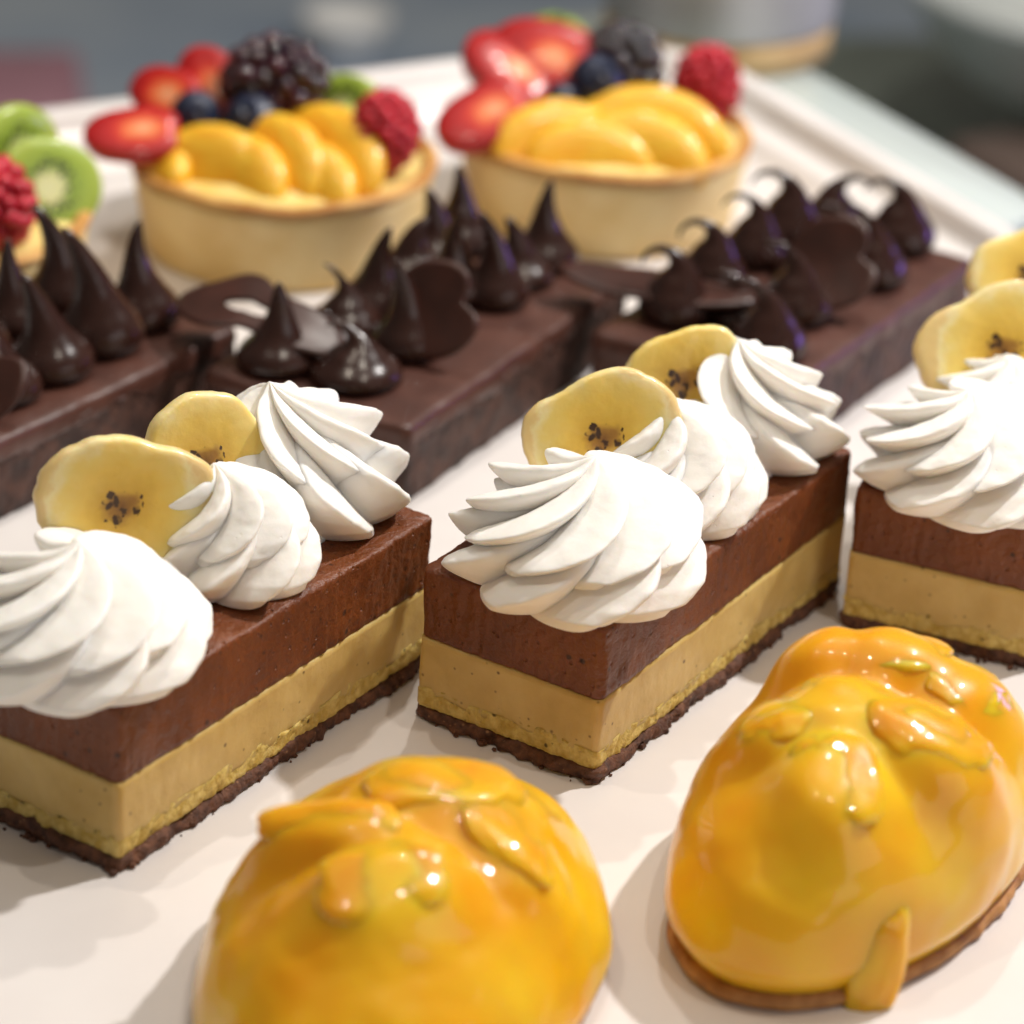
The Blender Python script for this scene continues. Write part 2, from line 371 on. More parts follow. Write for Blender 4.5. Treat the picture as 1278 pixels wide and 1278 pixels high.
def mousse_cake(label, loc, yaw, L, W, H, swirls, slices, seed):
    """local frame: x along the length, y along the width, origin at the front bottom corner"""
    t = thing('banana_chocolate_slice', label, 'cake', loc, yaw, 'banana chocolate mousse slices')
    c = (L / 2, W / 2, 0)
    z1, z2, z3 = .38, .86, H * .545
    sd = seed * 13.7
    def d_crust(x, y, z, nx, ny):
        return .10 + .16 * fbm(x + sd, y, z * 1.5, 1.1, 4) + .10 * fbm(x + sd, y, z, 4.5, 3)
    V, F = slab(L, W, .15, [(.3, 0, .5), (.12, 0, 1), (.02, .03, 1), (0, .12, 1), (0, .22, 1), (.04, .31, 1), (.14, z1, 1), (.3, z1, .5)], d_crust, 150, 70, 4, lambda X, Y, z: (.12 * fbm(X + sd, Y, 4, 1.0, 4) if z > .2 else 0))
    obj('crust', V, F, M['crust'], t, c)
    # loose crumbs that stick to the edge of the crust
    rnd = random.Random(seed); parts = []
    for k in range(22):
        s = rnd.choice((.03, .04, .05, .07, .12)); e = ellipsoid(s, s * rnd.uniform(.5, 1), s * .7, 5, 4)
        if rnd.random() < .72: p = (rnd.uniform(0, L), -rnd.uniform(.05, .16) , s * .6)
        else: p = (-rnd.uniform(.08, .24), rnd.uniform(0, W), s * .6)
        parts.append(xform(e, Matrix.Translation(p) @ Matrix.Rotation(rnd.uniform(0, 6), 4, 'Z')))
    V, F = merge(*parts); o = obj('crumbs', V, F, M['crust'], t, smooth=False); o['kind'] = 'stuff'
    def d_sponge(x, y, z, nx, ny):
        return .03 * fbm(x + sd, y, z, 2.0, 3) + .05 * fbm(x, y + sd, z, 7, 3) + .012
    V, F = slab(L, W, .12, [(.3, z1 - .05, .5), (.06, z1 - .05, 1)] + [(.0, z1 + (z2 - z1) * k / 6, 1) for k in range(7)] + [(.3, z2, .5)], d_sponge, 170, 80, 4, lambda X, Y, z: (.16 * fbm(X + sd, Y, 3, .9, 4) if z > z2 - .01 else 0))
    obj('sponge_layer', V, F, M['sponge'], t, c)
    def d_cust(x, y, z, nx, ny):
        return .012 + .03 * fbm(x + sd, y, z, .8, 3) + .018 * fbm(x, y + sd, z, 4, 4)
    V, F = slab(L, W, .14, [(.3, z2 - .2, .5), (.02, z2 - .2, 1), (.0, z2 - .12, 1)] + [(.0, z2 + (z3 - z2) * k / 8, 1) for k in range(9)] + [(.3, z3, .5)], d_cust, 150, 70, 5, lambda X, Y, z: (.13 * fbm(X + sd, Y, 7, 1.2, 4) if z < z2 + .05 else 0))
    obj('custard_layer', V, F, M['custard'], t, c)
    def d_mou(x, y, z, nx, ny):
        tan = x * -ny + y * nx
        return .02 + .035 * fbm(x + sd, y, z, .7, 3) + .028 * fbm(tan * 2.5, sd, z * .35, 2.2, 4) + .020 * fbm(x, y, z + sd, 5, 3)
    top = lambda X, Y, z: (.05 * fbm(X + sd, Y, 1, .6, 3) if z > H - .02 else (.05 * fbm(X, Y, sd, 1.2, 4) if z < z3 + .01 else 0))
    K = 12
    V, F = slab(L, W, .20, [(.3, z3, .5), (.05, z3, 1)] + [(.0, z3 + .05 + (H - .12 - z3 - .05) * k / K, 1) for k in range(K + 1)] +
                [(.015, H - .06, 1), (.05, H - .02, 1), (.11, H, 1), (.3, H + .0, 1), (.5, H, .85), (.5, H, .6), (.5, H, .3)], d_mou, 150, 70, 6, top)
    obj('mousse_layer', V, F, M['mousse'], t, c)
    for k, sp in enumerate(swirls):
        (x, y, R, Hh, lean, tw, sdd) = sp
        low = swirl(R, Hh * .80, 8, tw * .8, (0, 0), sdd, .32, 0, 50, 26)
        hi = swirl(R * .80, Hh * .72, 8, tw * 1.05, lean, sdd + 50, .40, Hh * .30, 64, 26)
        V, F = merge(low, hi)
        obj('cream_rosette', V, F, M['cream'], t, (x, y, H - .05))
    for k, (x, y, z, rad, face, tilt, spin, sdd) in enumerate(slices):
        V, F = banana(sdd, rad); V = [(v[0] * 1.06, v[1] * .90, v[2]) for v in V]
        m = Matrix.Rotation(face - yaw, 4, 'Z') @ Matrix.Rotation(tilt, 4, 'X') @ Matrix.Rotation(spin * .15, 4, 'Z')
        obj('banana_slice', V, F, M['banana'], t, (x, y, z), m.to_euler())
    return t

D = radians
# face = heading of the slice about Z (0: the cut side looks at the camera), tilt about X (90: upright)
mousse_cake('chocolate mousse slice with two upright banana rounds in the middle of the row', (2.2467, -13.279, 0), 1.0229, 12.1, 4.96, 4.0,
            [(1.75, 1.95, 2.75, 2.85, (.5, -.1), 1.9, 3), (6.2, 1.9, 2.05, 2.85, (-.3, .4), 1.8, 8), (10.5, 2.2, 2.15, 2.9, (-.4, .3), -1.8, 21)],
            [(4.75, 3.1, 6.1, 1.8, D(2), D(68), 1.0, 5), (9.0, 3.4, 6.0, 1.5, D(10), D(70), 2.2, 6)], 1)
mousse_cake('leftmost chocolate mousse slice, its front cream rosette cut off by the picture edge', (-8.02, -18.079, 0), 1.0135, 11.65, 4.96, 4.08,
            [(1.0, 2.2, 2.75, 2.6, (.4, 0), 1.9, 31), (6.35, 1.85, 1.85, 2.7, (-.3, .4), 1.8, 44), (10.0, 2.5, 2.1, 3.1, (-.4, .9), -1.7, 57)],
            [(4.2, 3.4, 6.2, 1.85, D(18), D(80), .4, 15), (7.5, 3.7, 5.95, 1.65, D(28), D(76), 1.7, 16)], 2)
mousse_cake('chocolate mousse slice cut off by the right edge of the picture', (13.11, -6.744, 0), 1.2088, 12.1, 4.96, 3.9,
            [(1.4, 2.5, 2.75, 2.5, (.1, .3), 1.9, 63), (5.2, 2.5, 2.0, 2.0, (0, .2), 1.8, 71), (9.6, 2.5, 2.1, 2.1, (0, 0), 1.8, 82)],
            [(5.7, 2.9, 5.85, 2.0, D(-8), D(56), .4, 25), (10.6, 3.4, 6.0, 1.6, D(8), D(58), 2.4, 26)], 3)

# ------------------------------------------------------------------ dark chocolate bars with piped peaks
def kiss(r, h, lean=(0, 0), curl=0.0, cdir=0.0, seed=0, n=20, rows=30):
    prof = [(0, .72), (.04, .90), (.10, 1.0), (.17, .99), (.25, .88), (.34, .68), (.44, .51), (.55, .39), (.66, .30), (.78, .22), (.88, .155), (.95, .105), (1, .03)]
    x = y = z = 0.0; out = []; ds = h / rows
    for i in range(rows + 1):
        t = i / rows
        for k in range(len(prof) - 1):
            if prof[k][0] <= t <= prof[k + 1][0]: break
        s = (t - prof[k][0]) / (prof[k + 1][0] - prof[k][0]); rr = r * (prof[k][1] + (prof[k + 1][1] - prof[k][1]) * s)
        a = curl * max(0, (t - .42) / .58) ** 1.25 if curl else 0
        dx = Vector((cos(cdir), sin(cdir), 0)); tang = Vector((0, 0, 1)) * cos(a) + dx * sin(a)
        tang = (tang + Vector((lean[0], lean[1], 0)) * min(1, t * 1.6)).normalized()
        if curl > 1.1 and t > .42: rr *= 1 - .58 * min(1, (t - .42) / .25)
        b1 = Vector((0, 0, 1)).cross(tang)
        e1 = tang.cross(Vector((0, 1, 0))).normalized(); e2 = tang.cross(e1).normalized()
        if e1.length < .1: e1, e2 = Vector((1, 0, 0)), Vector((0, 1, 0))
        ring = []
        for j in range(n):
            an = 2 * pi * j / n
            q = rr * (1 + .06 * nz(cos(an) * 1.2 + seed, sin(an) * 1.2, t * 2))
            p = Vector((x, y, z)) + (e1 * cos(an) + e2 * -sin(an)) * q
            ring.append(tuple(p))
        out.append(ring)
        x += tang.x * ds; y += tang.y * ds; z += tang.z * ds
    # e1, e2 may give a left-handed ring; normals are recalculated by the face order below
    V, F = rings(out)
    return V, [tuple(reversed(f)) for f in F] if False else F

def sheet(outer, inner=None, th=.14, bend=0.0, n=64, m=8, bend_y=0.0, wav=.03, seed=0):
    """thin curved sheet of chocolate, polar grid between two outlines; bend = curvature about its Y axis"""
    def pos(a, f, z):
        ro = outer(a); ri = inner(a) if inner else 0.0
        if inner: rr = ri + (ro - ri) * f
        else: rr = ro * f
        x, y = rr * cos(a), rr * sin(a)
        zz = z + bend * x * x + bend_y * y * y + wav * nz(x, y, seed)
        return (x, y, zz)
    R = []
    f0 = 0.0 if inner else .04
    fs = [f0 + (1 - f0) * i / m for i in range(m + 1)]
    for f in fs: R.append([pos(2 * pi * j / n, f, th / 2 * (1 if f < 1 else .8)) for j in range(n)])
    R.append([pos(2 * pi * j / n, 1.01, 0) for j in range(n)])
    for f in reversed(fs): R.append([pos(2 * pi * j / n, f, -th / 2 * (1 if f < 1 else .8)) for j in range(n)])
    if inner:
        R.append(R[0]); return rings(R, False, False)
    return rings(R)

def choc_bar(label, loc, yaw, L, W, H, kisses, seed):
    t = thing('chocolate_bar_cake', label, 'cake', loc, yaw, 'dark chocolate bars with piped peaks')
    sd = seed * 9.1; c = (L / 2, W / 2, 0)
    def d_side(x, y, z, nx, ny): return .07 * fbm(x + sd, y, z, .8, 4) + .05 * fbm(x, y + sd, z, 3.5, 3)
    V, F = slab(L, W, .25, [(.3, 0, .5), (.08, 0, 1), (.02, .06, 1)] + [(0, .06 + (H - .4) * k / 10, 1) for k in range(1, 11)] + [(.3, H - .34, .5)], d_side, 130, 60, 6)
    obj('cake_body', V, F, M['brownie'], t, c)
    def d_top(x, y, z, nx, ny): return .015 + .05 * fbm(x + sd, y, z * .6, .9, 3) + (.10 * fbm(x + sd, y, 3, 1.6, 3) if z < H - .55 else 0)
    top = lambda X, Y, z: .05 * fbm(X + sd, Y, 2, .5, 3) + (.22 * fbm(X + sd, Y, 5, 1.1, 3) if z < H - .55 else 0)
    V, F = slab(L, W, .30, [(.3, H - .5, .5), (.02, H - .62, 1), (-.02, H - .60, 1), (-.02, H - .45, 1), (-.02, H - .3, 1), (0, H - .18, 1), (.05, H - .07, 1), (.13, H - .02, 1), (.25, H, 1), (.5, H, .9), (.5, H, .7), (.5, H, .45), (.5, H, .2)], d_top, 120, 56, 8, top)
    obj('ganache_top', V, F, M['ganache'], t, c)
    for k, (x, y, r, h, lx, ly, curl, cd) in enumerate(kisses):
        # lean and curl given in picture sense (x right, y away); turned into the bar's frame
        ca, sa = cos(-yaw), sin(-yaw)
        rk = random.Random(seed * 31 + k); bend = curl if curl else rk.uniform(.1, .7)
        curl, cd = (curl, cd) if curl else (bend, rk.choice((pi, pi, .2)))
        V, F = kiss(r * 1.18, h * rk.uniform(.98, 1.16), (lx * ca - ly * sa, lx * sa + ly * ca), curl, cd - yaw, seed + k * 3.3)
        obj('piped_peak', V, F, M['kiss'], t, (x, y, H - .06))
    return t

def bar_sheet(t, yaw, pos, VF, head, tilt, spin, label=None):
    m = Matrix.Rotation(head - yaw, 4, 'Z') @ Matrix.Rotation(tilt, 4, 'X') @ Matrix.Rotation(spin, 4, 'Z')
    return obj('chocolate_sheet', VF[0], VF[1], M['plaque'], t, pos, m.to_euler())

def heart(s):
    def f(a):
        b = a - pi / 2
        return s * (1.0 - .42 * exp(-(((b + pi) % (2 * pi) - pi) / .38) ** 2) + .22 * exp(-(((b + pi + pi) % (2 * pi) - pi) / .45) ** 2))
    return f
def oval(a_, b_, k=0.0, ph=0.0):
    return lambda a: a_ * b_ / sqrt((b_ * cos(a)) ** 2 + (a_ * sin(a)) ** 2) * (1 + k * cos(3 * a + ph))

HP = 2.3
P_K = [(1.5, 5.0, 1.0, 2.25, 0, 0, 0, 0), (1.9, 2.75, 1.08, 2.3, -.05, 0, 2.2, pi), (4.7, 4.8, .85, 2.1, -.1, 0, 1.2, pi), (6.3, 4.8, .9, 2.7, .05, 0, 0, 0),
       (4.3, 2.6, .9, 2.6, -.08, 0, 0, 0), (9.2, 5.3, 1.0, 1.9, 0, 0, 1.0, .3), (8.3, 3.4, .85, 2.7, -.1, 0, .5, 0), (10.7, 5.4, .9, 2.1, -.05, 0, 0, 0),
       (12.0, 5.3, .95, 2.7, 0, 0, 0, 0), (3.0, 4.2, .8, 1.6, 0, 0, 1.8, pi), (6.2, 2.9, .8, 2.0, -.1, 0, .8, 0), (8.9, 2.3, .85, 2.6, -.12, 0, 0, 0), (10.6, 2.5, .9, 2.2, -.12, 0, .6, pi), (12.2, 2.5, .9, 2.5, -.08, 0, 0, 0)]
P_YAW = 1.0919
tP = choc_bar('dark chocolate bar behind the middle gap, with straight piped peaks and heart sheet', (-2.8826, .2717, 0), P_YAW, 13.0, 6.5, HP, P_K, 1)
bar_sheet(tP, P_YAW, (4.4, 1.75, 3.75), sheet(heart(1.4), None, .14, .06, seed=1), D(-24), D(60), D(-62))
bar_sheet(tP, P_YAW, (1.9, 6.3, 3.55), sheet(oval(2.6, 1.05, .20, .5), oval(.75, .30, .1, 1), .13, -.05, bend_y=.05, seed=2), D(-20), D(16), D(-6))
Q_K = [(2.4, 4.9, .95, 2.9, 0, 0, 3.4, pi), (5.0, 5.2, .9, 3.1, 0, 0, 3.4, pi + .1), (7.6, 5.2, .85, 3.0, .05, 0, 3.0, pi), (9.6, 5.1, .95, 3.4, -.05, 0, 3.2, pi),
       (11.0, 4.4, .9, 3.1, .1, 0, 3.1, 0), (11.6, 2.3, .95, 3.3, -.05, 0, 3.0, pi), (1.7, 1.5, .95, 2.9, -.15, 0, 2.2, pi), (4.6, 2.2, .95, 2.9, -.05, 0, 2.2, pi),
       (8.6, 1.7, .9, 2.7, -.15, 0, 1.6, pi), (7.4, 3.3, .85, 2.2, 0, 0, 2.4, 0), (3.4, 3.4, .8, 2.2, -.1, 0, 2.6, pi), (9.6, 3.3, .85, 2.4, -.1, 0, 2.4, pi)]
Q_YAW = 1.0249
tQ = choc_bar('dark chocolate bar nearest the tray corner, its piped peaks curled into hooks', (7.339, 4.2687, 0), Q_YAW, 12.3, 6.3, HP, Q_K, 2)
bar_sheet(tQ, Q_YAW, (5.9, 1.7, 3.7), sheet(heart(1.45), None, .13, .08, seed=5), D(-30), D(54), D(-60))
bar_sheet(tQ, Q_YAW, (2.2, 5.6, 3.15), sheet(oval(2.95, .8, .06, 1), None, .15, .015, seed=6), D(-8), D(8), D(-6))
# the bar at the left
N_YAW = 1.0
N_K = [(10.6, 4.6, .9, 2.9, -.18, 0, 0, 0), (9.2, 2.0, 1.05, 3.3, -.28, 0, 0, 0), (11.2, 2.2, .95, 2.7, -.22, 0, 0, 0), (8.6, 4.6, .9, 2.6, -.2, 0, 0, 0),
       (7.0, 1.9, 1.05, 2.6, -.28, 0, 0, 0), (6.6, 4.4, .95, 2.6, -.2, 0, 0, 0), (5.0, 1.9, 1.0, 2.4, -.28, 0, 0, 0), (4.0, 4.2, .95, 2.4, -.2, 0, 0, 0), (2.6, 2.0, .95, 2.4, -.2, 0, 0, 0)]
fx, fy = -8.0 - 12.8 * cos(N_YAW), 6.4 - 12.8 * sin(N_YAW)
tN = choc_bar('dark chocolate bar at the left edge with tall leaning piped peaks', (fx, fy, 0), N_YAW, 12.8, 6.3, HP, N_K, 3)
bar_sheet(tN, N_YAW, (3.9, 1.6, 3.3), sheet(heart(1.4), None, .14, .05, seed=9), D(-20), D(50), D(-30))

# ------------------------------------------------------------------ fruit tarts
def berry(a, c, dr, mat_, seed, nd=60):
    rnd = random.Random(seed); parts = [ellipsoid(a * .9, a * .9, c * .9, 16, 10)]
    for k in range(nd):
        z = 1 - 2 * (k + .5) / nd; r = sqrt(1 - z * z); an = k * 2.399963 + rnd.uniform(-.08, .08)
        s = dr * rnd.uniform(.88, 1.12)
        parts.append(xform(ellipsoid(s, s, s, 9, 6), Matrix.Translation((a * r * cos(an) * .93, a * r * sin(an) * .93, c * z * .93))))
    return merge(*parts)

def segment(R=1.15, w=.62, h=.75, span=1.3, seed=0):
    out = []; rows = 22; n = 16
    for i in range(rows + 1):
        t = -1 + 2 * i / rows; a = span * t
        k = max(.04, (1 - abs(t) ** 2.4) ** .6)
        c = Vector((R * sin(a), R * cos(a) - R, 0)); ra = Vector((sin(a), cos(a), 0))
        ring = []
        for j in range(n):
            b = 2 * pi * j / n
            q = 1 + .05 * nz(cos(b) * 2 + seed, sin(b) * 2, t * 3)
            p = c + ra * (w * k * cos(b) * q) + Vector((0, 0, 1)) * (h * k * sin(b) * q * (.35 + .65 * (1 + cos(b)) / 2))
            ring.append(tuple(p))
        out.append(ring)
    return rings(out)

def berry_blue(r):
    prof = []
    for i in range(13):
        t = -pi / 2 + pi * i / 12 * .93
        prof.append((r * cos(t) + .001, r * sin(t) * .92))
    prof += [(r * .30, r * .93), (r * .26, r * .98), (r * .20, r * .86), (r * .08, r * .80)]
    return lathe(prof, 24)

def fruit_slice(out_f, th, seed=0, n=48, dome=.0):
    R = []
    for f, z in [(.05, -.5), (.5, -.5), (.9, -.48), (.98, -.35), (1, 0), (.98, .35), (.9, .48), (.6, .5 + dome * .6), (.3, .5 + dome), (.05, .5 + dome)]:
        R.append([(out_f(2 * pi * j / n) * f * cos(2 * pi * j / n), out_f(2 * pi * j / n) * f * sin(2 * pi * j / n), z * th + .02 * nz(f * cos(j) * 2, f * sin(j) * 2, seed)) for j in range(n)])
    return rings(R)

def straw_out(s):
    return lambda a: s * .84 * (1 + .50 * max(0, cos(a)) ** 4 - .16 * exp(-((((a - pi) + pi) % (2 * pi) - pi) / .35) ** 2) - .10 * abs(sin(a)) ** 3)

def tart(label, loc, R, H, seed, rz=0):
    t = thing('fruit_tart', label, 'tart', loc, rz, 'fruit tarts at the back of the tray')
    wob = lambda r, z, a: (r + .05 * nz(cos(a) * 1.5 + seed, sin(a) * 1.5, z * .3), z + (.12 * fbm(cos(a) * 1.7, sin(a) * 1.7, seed * 1.3, 1, 4) if z > H - .8 else 0))
    th = .42
    V, F = lathe([(.2, 0), (R * .86, 0), (R * .885, .06), (R * .90, .2), (R * .92, H * .3), (R * .945, H * .55), (R * .97, H * .8), (R * .985, H - .22), (R - th - .05, H - .22), (R - th - .1, H * .5), (R - th - .2, .4), (.2, .4)], 96, wob)
    obj('shell', V, F, M['shell'], t)
    V, F = lathe([(R - th - .02, H - .24), (R * .987, H - .24), (R * .998, H - .15), (R, H - .06), (R * .992, H + .0), (R * .975, H + .04), (R - th * .6, H + .05), (R - th + .02, H + .02), (R - th - .02, H - .06), (R - th - .04, H - .24)], 96, wob)
    n = len(V) - 2; F = [q for q in F if max(q) < n]; V = V[:n]
    obj('rim', V, F, M['shell_rim'], t)
    R2 = R - th - .03
    rg = []
    for f in (1, .97, .9, .75, .5, .25, .08):
        rg.append([(R2 * f * cos(2 * pi * j / 80), R2 * f * sin(2 * pi * j / 80), H - .22 + .35 * (1 - f ** 4) + .07 * fbm(R2 * f * cos(2 * pi * j / 80) + seed, R2 * f * sin(2 * pi * j / 80), 0, .9, 3)) for j in range(80)])
    V, F = rings(rg, False, True)
    obj('pastry_cream', V, F, M['filling'], t)
    return t

def put(t, name, VF, m, pos, head=0, tilt=0, spin=0):
    mm = Matrix.Rotation(head, 4, 'Z') @ Matrix.Rotation(tilt, 4, 'X') @ Matrix.Rotation(spin, 4, 'Z')
    return obj(name, VF[0], VF[1], M[m], t, pos, mm.to_euler())

TR, TH = 4.9, 3.0
tM = tart('fruit tart in the middle with glossy wet blackberry and three separate mandarin segments', (-7.87, 18.57, 0), TR, TH, 3)
put(tM, 'mandarin_segment', segment(2.0, 1.1, .6, 1.0, 1), 'mandarin', (-2.1, -2.2, 3.55), D(-20), D(52), D(8))
put(tM, 'mandarin_segment', segment(1.9, 1.0, .6, 1.0, 7), 'mandarin', (-.9, -2.6, 3.45), D(-24), D(48), D(-20))
put(tM, 'mandarin_segment', segment(1.9, 1.0, .65, 1.1, 2), 'mandarin', (.35, -2.0, 3.8), D(-30), D(48), D(-26))
put(tM, 'mandarin_segment', segment(1.9, .9, .55, 1.1, 8), 'mandarin', (1.2, -2.6, 3.5), D(-20), D(45), D(-20))
put(tM, 'mandarin_segment', segment(2.3, 1.0, .65, 1.1, 3), 'mandarin', (1.9, -1.3, 4.0), D(-30), D(46), D(-18))
put(tM, 'mandarin_segment', segment(1.5, .7, .7, 1.0, 4), 'mandarin', (-3.5, -1.9, 3.2), D(-50), D(20), D(0))
put(tM, 'blueberry', berry_blue(.82), 'blueberry', (-2.75, -.08, 4.1), D(20), D(60))
put(tM, 'blueberry', berry_blue(.95), 'blueberry', (-.93, -.5, 4.15), D(-10), D(45))
bb = put(tM, 'blackberry', berry(1.28, 1.62, .36, 'blackberry', 4, 60), 'blackberry_red', (-.4, .9, 5.05))
bb.rotation_euler = (0, D(80), D(-12))
put(tM, 'raspberry', berry(1.0, 1.2, .24, 'raspberry', 5, 80), 'raspberry', (3.25, -1.0, 4.3), 0, D(-8))
put(tM, 'strawberry_slice', fruit_slice(straw_out(1.5), .6, 1), 'straw', (-4.2, -1.7, 3.95), D(-10), D(24), D(192))
put(tM, 'strawberry_slice', fruit_slice(straw_out(1.3), .7, 2), 'straw', (-3.6, .7, 4.3), D(-30), D(44), D(170))
put(tM, 'strawberry_slice', fruit_slice(straw_out(1.4), .8, 3), 'straw', (-2.2, 1.4, 4.4), D(-15), D(50), D(140))
put(tM, 'kiwi_slice', fruit_slice(oval(1.5, 1.3), .55, 4), 'kiwi', (1.8, 1.7, 3.8), D(-30), D(60), 0)
put(tM, 'kiwi_piece', fruit_slice(oval(.9, .7), .7, 5), 'kiwi_skin', (1.9, .5, 3.75), D(10), D(40), 0)

tR = tart('fruit tart nearest the tray corner topped with strawberry halves and matt blackberry', (2.29, 22.86, 0), TR, TH, 8)
put(tR, 'mandarin_segment', segment(2.1, 1.0, .6, 1.2, 11), 'mandarin', (-1.5, -2.3, 3.65), D(10), D(48), D(0))
put(tR, 'mandarin_segment', segment(2.1, .9, .55, 1.1, 17), 'mandarin', (-.5, -3.0, 3.4), D(4), D(46), D(0))
put(tR, 'mandarin_segment', segment(3.0, 1.05, .65, 1.0, 12), 'mandarin', (1.4, -1.5, 3.95), D(-6), D(50), D(0))
put(tR, 'mandarin_segment', segment(2.6, 1.05, .6, 1.1, 13), 'mandarin', (.9, -2.6, 3.55), D(-6), D(48), D(0))
put(tR, 'blueberry', berry_blue(.98), 'blueberry', (-.36, -.3, 4.55), D(20), D(50))
put(tR, 'blueberry', berry_blue(.55), 'blueberry', (-1.5, -1.25, 4.25), D(-20), D(60))
put(tR, 'blackberry', berry(1.2, 1.5, .33, 'blackberry', 14, 60), 'blackberry', (.5, 1.0, 4.75), D(-10), D(40), D(90))
put(tR, 'raspberry', berry(1.05, 1.3, .24, 'raspberry', 15, 80), 'raspberry', (3.3, 1.2, 4.2), D(-15), D(10))
put(tR, 'strawberry_slice', fruit_slice(straw_out(1.9), .9, 11, dome=.15), 'straw', (-1.7, .7, 4.75), D(-10), D(42), D(165))
put(tR, 'strawberry_slice', fruit_slice(straw_out(1.8), .9, 12, dome=.15), 'straw', (-2.9, .2, 4.3), D(20), D(28), D(120))
put(tR, 'strawberry_slice', fruit_slice(straw_out(1.6), .7, 13), 'straw', (-3.6, -2.0, 3.85), D(-10), D(36), D(215))
put(tR, 'kiwi_slice', fruit_slice(oval(1.25, .95), .6, 14), 'kiwi', (-1.8, 2.6, 4.9), D(-25), D(50), 0)

tL = tart('fruit tart cut off by the left edge, with a kiwi slice standing up', (-17.9, 12.1, 0), TR, TH, 12)
put(tL, 'raspberry', berry(1.15, 1.4, .28, 'raspberry', 25, 80), 'raspberry', (2.35, -2.1, 4.1), 0, D(20))
put(tL, 'kiwi_slice', fruit_slice(oval(1.7, 1.55, .03), .5, 24), 'kiwi', (3.55, .3, 3.75), D(34), D(66), 0)
put(tL, 'kiwi_slice', fruit_slice(oval(1.6, 1.5), .6, 27), 'kiwi', (2.4, 1.6, 4.3), D(50), D(80), 0)
put(tL, 'blackberry', berry(1.1, 1.4, .3, 'blackberry', 26, 60), 'blackberry', (.8, .2, 4.4), D(0), D(60), D(90))
put(tL, 'mandarin_segment', segment(1.6, .9, .8, 1.1, 21), 'mandarin', (-.6, -2.8, 3.6), D(-10), D(30), D(0))

# ------------------------------------------------------------------ glazed mango domes
def dome_cake(label, loc, yaw, a, b, tip, H, zl, p, r_, chunks, seed):
    """teardrop-shaped mound, x along its length; the narrow end at -x"""
    t = thing('mango_dome', label, 'cake', loc, yaw, 'glazed mango domes')
    def plan(ph):
        c, s = cos(ph), sin(ph)
        if c >= 0: return 1 / ((abs(c) / a) ** 2.1 + (abs(s) / b) ** 2.1) ** (1 / 2.1)
        return 1 / ((abs(c) / tip) ** 2.0 + (abs(s) / b) ** 2.0) ** .5
    rows, n = 96, 200; R = []
    zb = .34
    bumps = [(c[0], c[1], c[3] * .95, c[4] * .95, c[6] - yaw, c[2] + c[5] * .95) for c in chunks if c[2] < 10]
    def relief(x, y):
        tot = 0.0
        for bx, by, w1, w2, an, h in bumps:
            dx, dy = x - bx, y - by; ca, sa = cos(an), sin(an)
            q = ((dx * ca + dy * sa) / w1) ** 2 + ((-dx * sa + dy * ca) / w2) ** 2
            if q < 6: tot += (h * exp(-q ** 1.5 * .75)) ** 5
        return tot ** .2
    def height(x, y):
        q = min(.999, sqrt(x * x + y * y) / plan(math.atan2(y, x)))
        return zl + (H - zl) * (1 - q ** p) ** (1 / r_)
    for i in range(rows + 1):
        if i < 8:
            k = i / 8; f = .93 + .07 * sin(k * pi / 2); z = zb + (zl - zb) * k
        else:
            k = (i - 8) / (rows - 8); f = max(.004, cos(k * pi / 2)) ** .75; z = zl + (H - zl) * (1 - f ** p) ** (1 / r_)
        ring = []
        for j in range(n):
            ph = 2 * pi * j / n; r = plan(ph) * f
            x, y = r * cos(ph), r * sin(ph)
            d = relief(x, y) * min(1, max(0, (z - 1.0) / 1.2))
            d += .09 * fbm(x + seed, y, z, .5, 3) * min(1, z)
            k2 = 1 + d / max(2.2, sqrt(x * x + y * y + z * z))
            ring.append((x * k2, y * k2, zb + (z - zb) * k2 + d * .35))
        R.append(ring)
    V, F = rings(R); obj('glazed_mousse', V, F, M['glaze'], t)
    R = []
    for f, z in [(.5, 0), (.92, 0), (.96, .05), (.975, .16), (.97, .30), (.95, .38), (.90, .41), (.5, .41)]:
        R.append([((plan(2 * pi * j / n) * f + (.10 * fbm(cos(2 * pi * j / n) * 4 + seed, sin(2 * pi * j / n) * 4, z, 1, 4) if f > .89 else 0)) * cos(2 * pi * j / n),
                   (plan(2 * pi * j / n) * f + (.10 * fbm(cos(2 * pi * j / n) * 4 + seed, sin(2 * pi * j / n) * 4, z, 1, 4) if f > .89 else 0)) * sin(2 * pi * j / n), z) for j in range(n)])
    V, F = rings(R); obj('biscuit_base', V, F, M['biscuit'], t)
    for k, (x, y, lift, sx, sy, sz, hd, tl, rl) in enumerate(chunks):
        if lift > 10: z, nrm = lift - 10, Vector((0, 0, 1))
        else:
            z = height(x, y); e = .05
            nrm = Vector((-(height(x + e, y) - height(x - e, y)) / (2 * e), -(height(x, y + e) - height(x, y - e)) / (2 * e), 1)).normalized()
            z += lift
        V, F = chunk(sx, sy, sz, seed * 3 + k) if lift > 10 else chunk(sx * .82, sy * .82, sz * .80, seed * 3 + k)
        m = nrm.to_track_quat('Z', 'Y').to_matrix().to_4x4()
        off = nrm * (.16 if lift < 10 else 0)
        yax = m.to_3x3() @ Vector((1, 0, 0)); hx = math.atan2(yax.y, yax.x)
        m = m @ Matrix.Rotation(hd - yaw - hx, 4, 'Z') @ Matrix.Rotation(tl, 4, 'X') @ Matrix.Rotation(rl, 4, 'Y')
        obj('mango_piece', V, F, M['mango'], t, (x + off.x, y + off.y, z + off.z), m.to_euler())
    return t

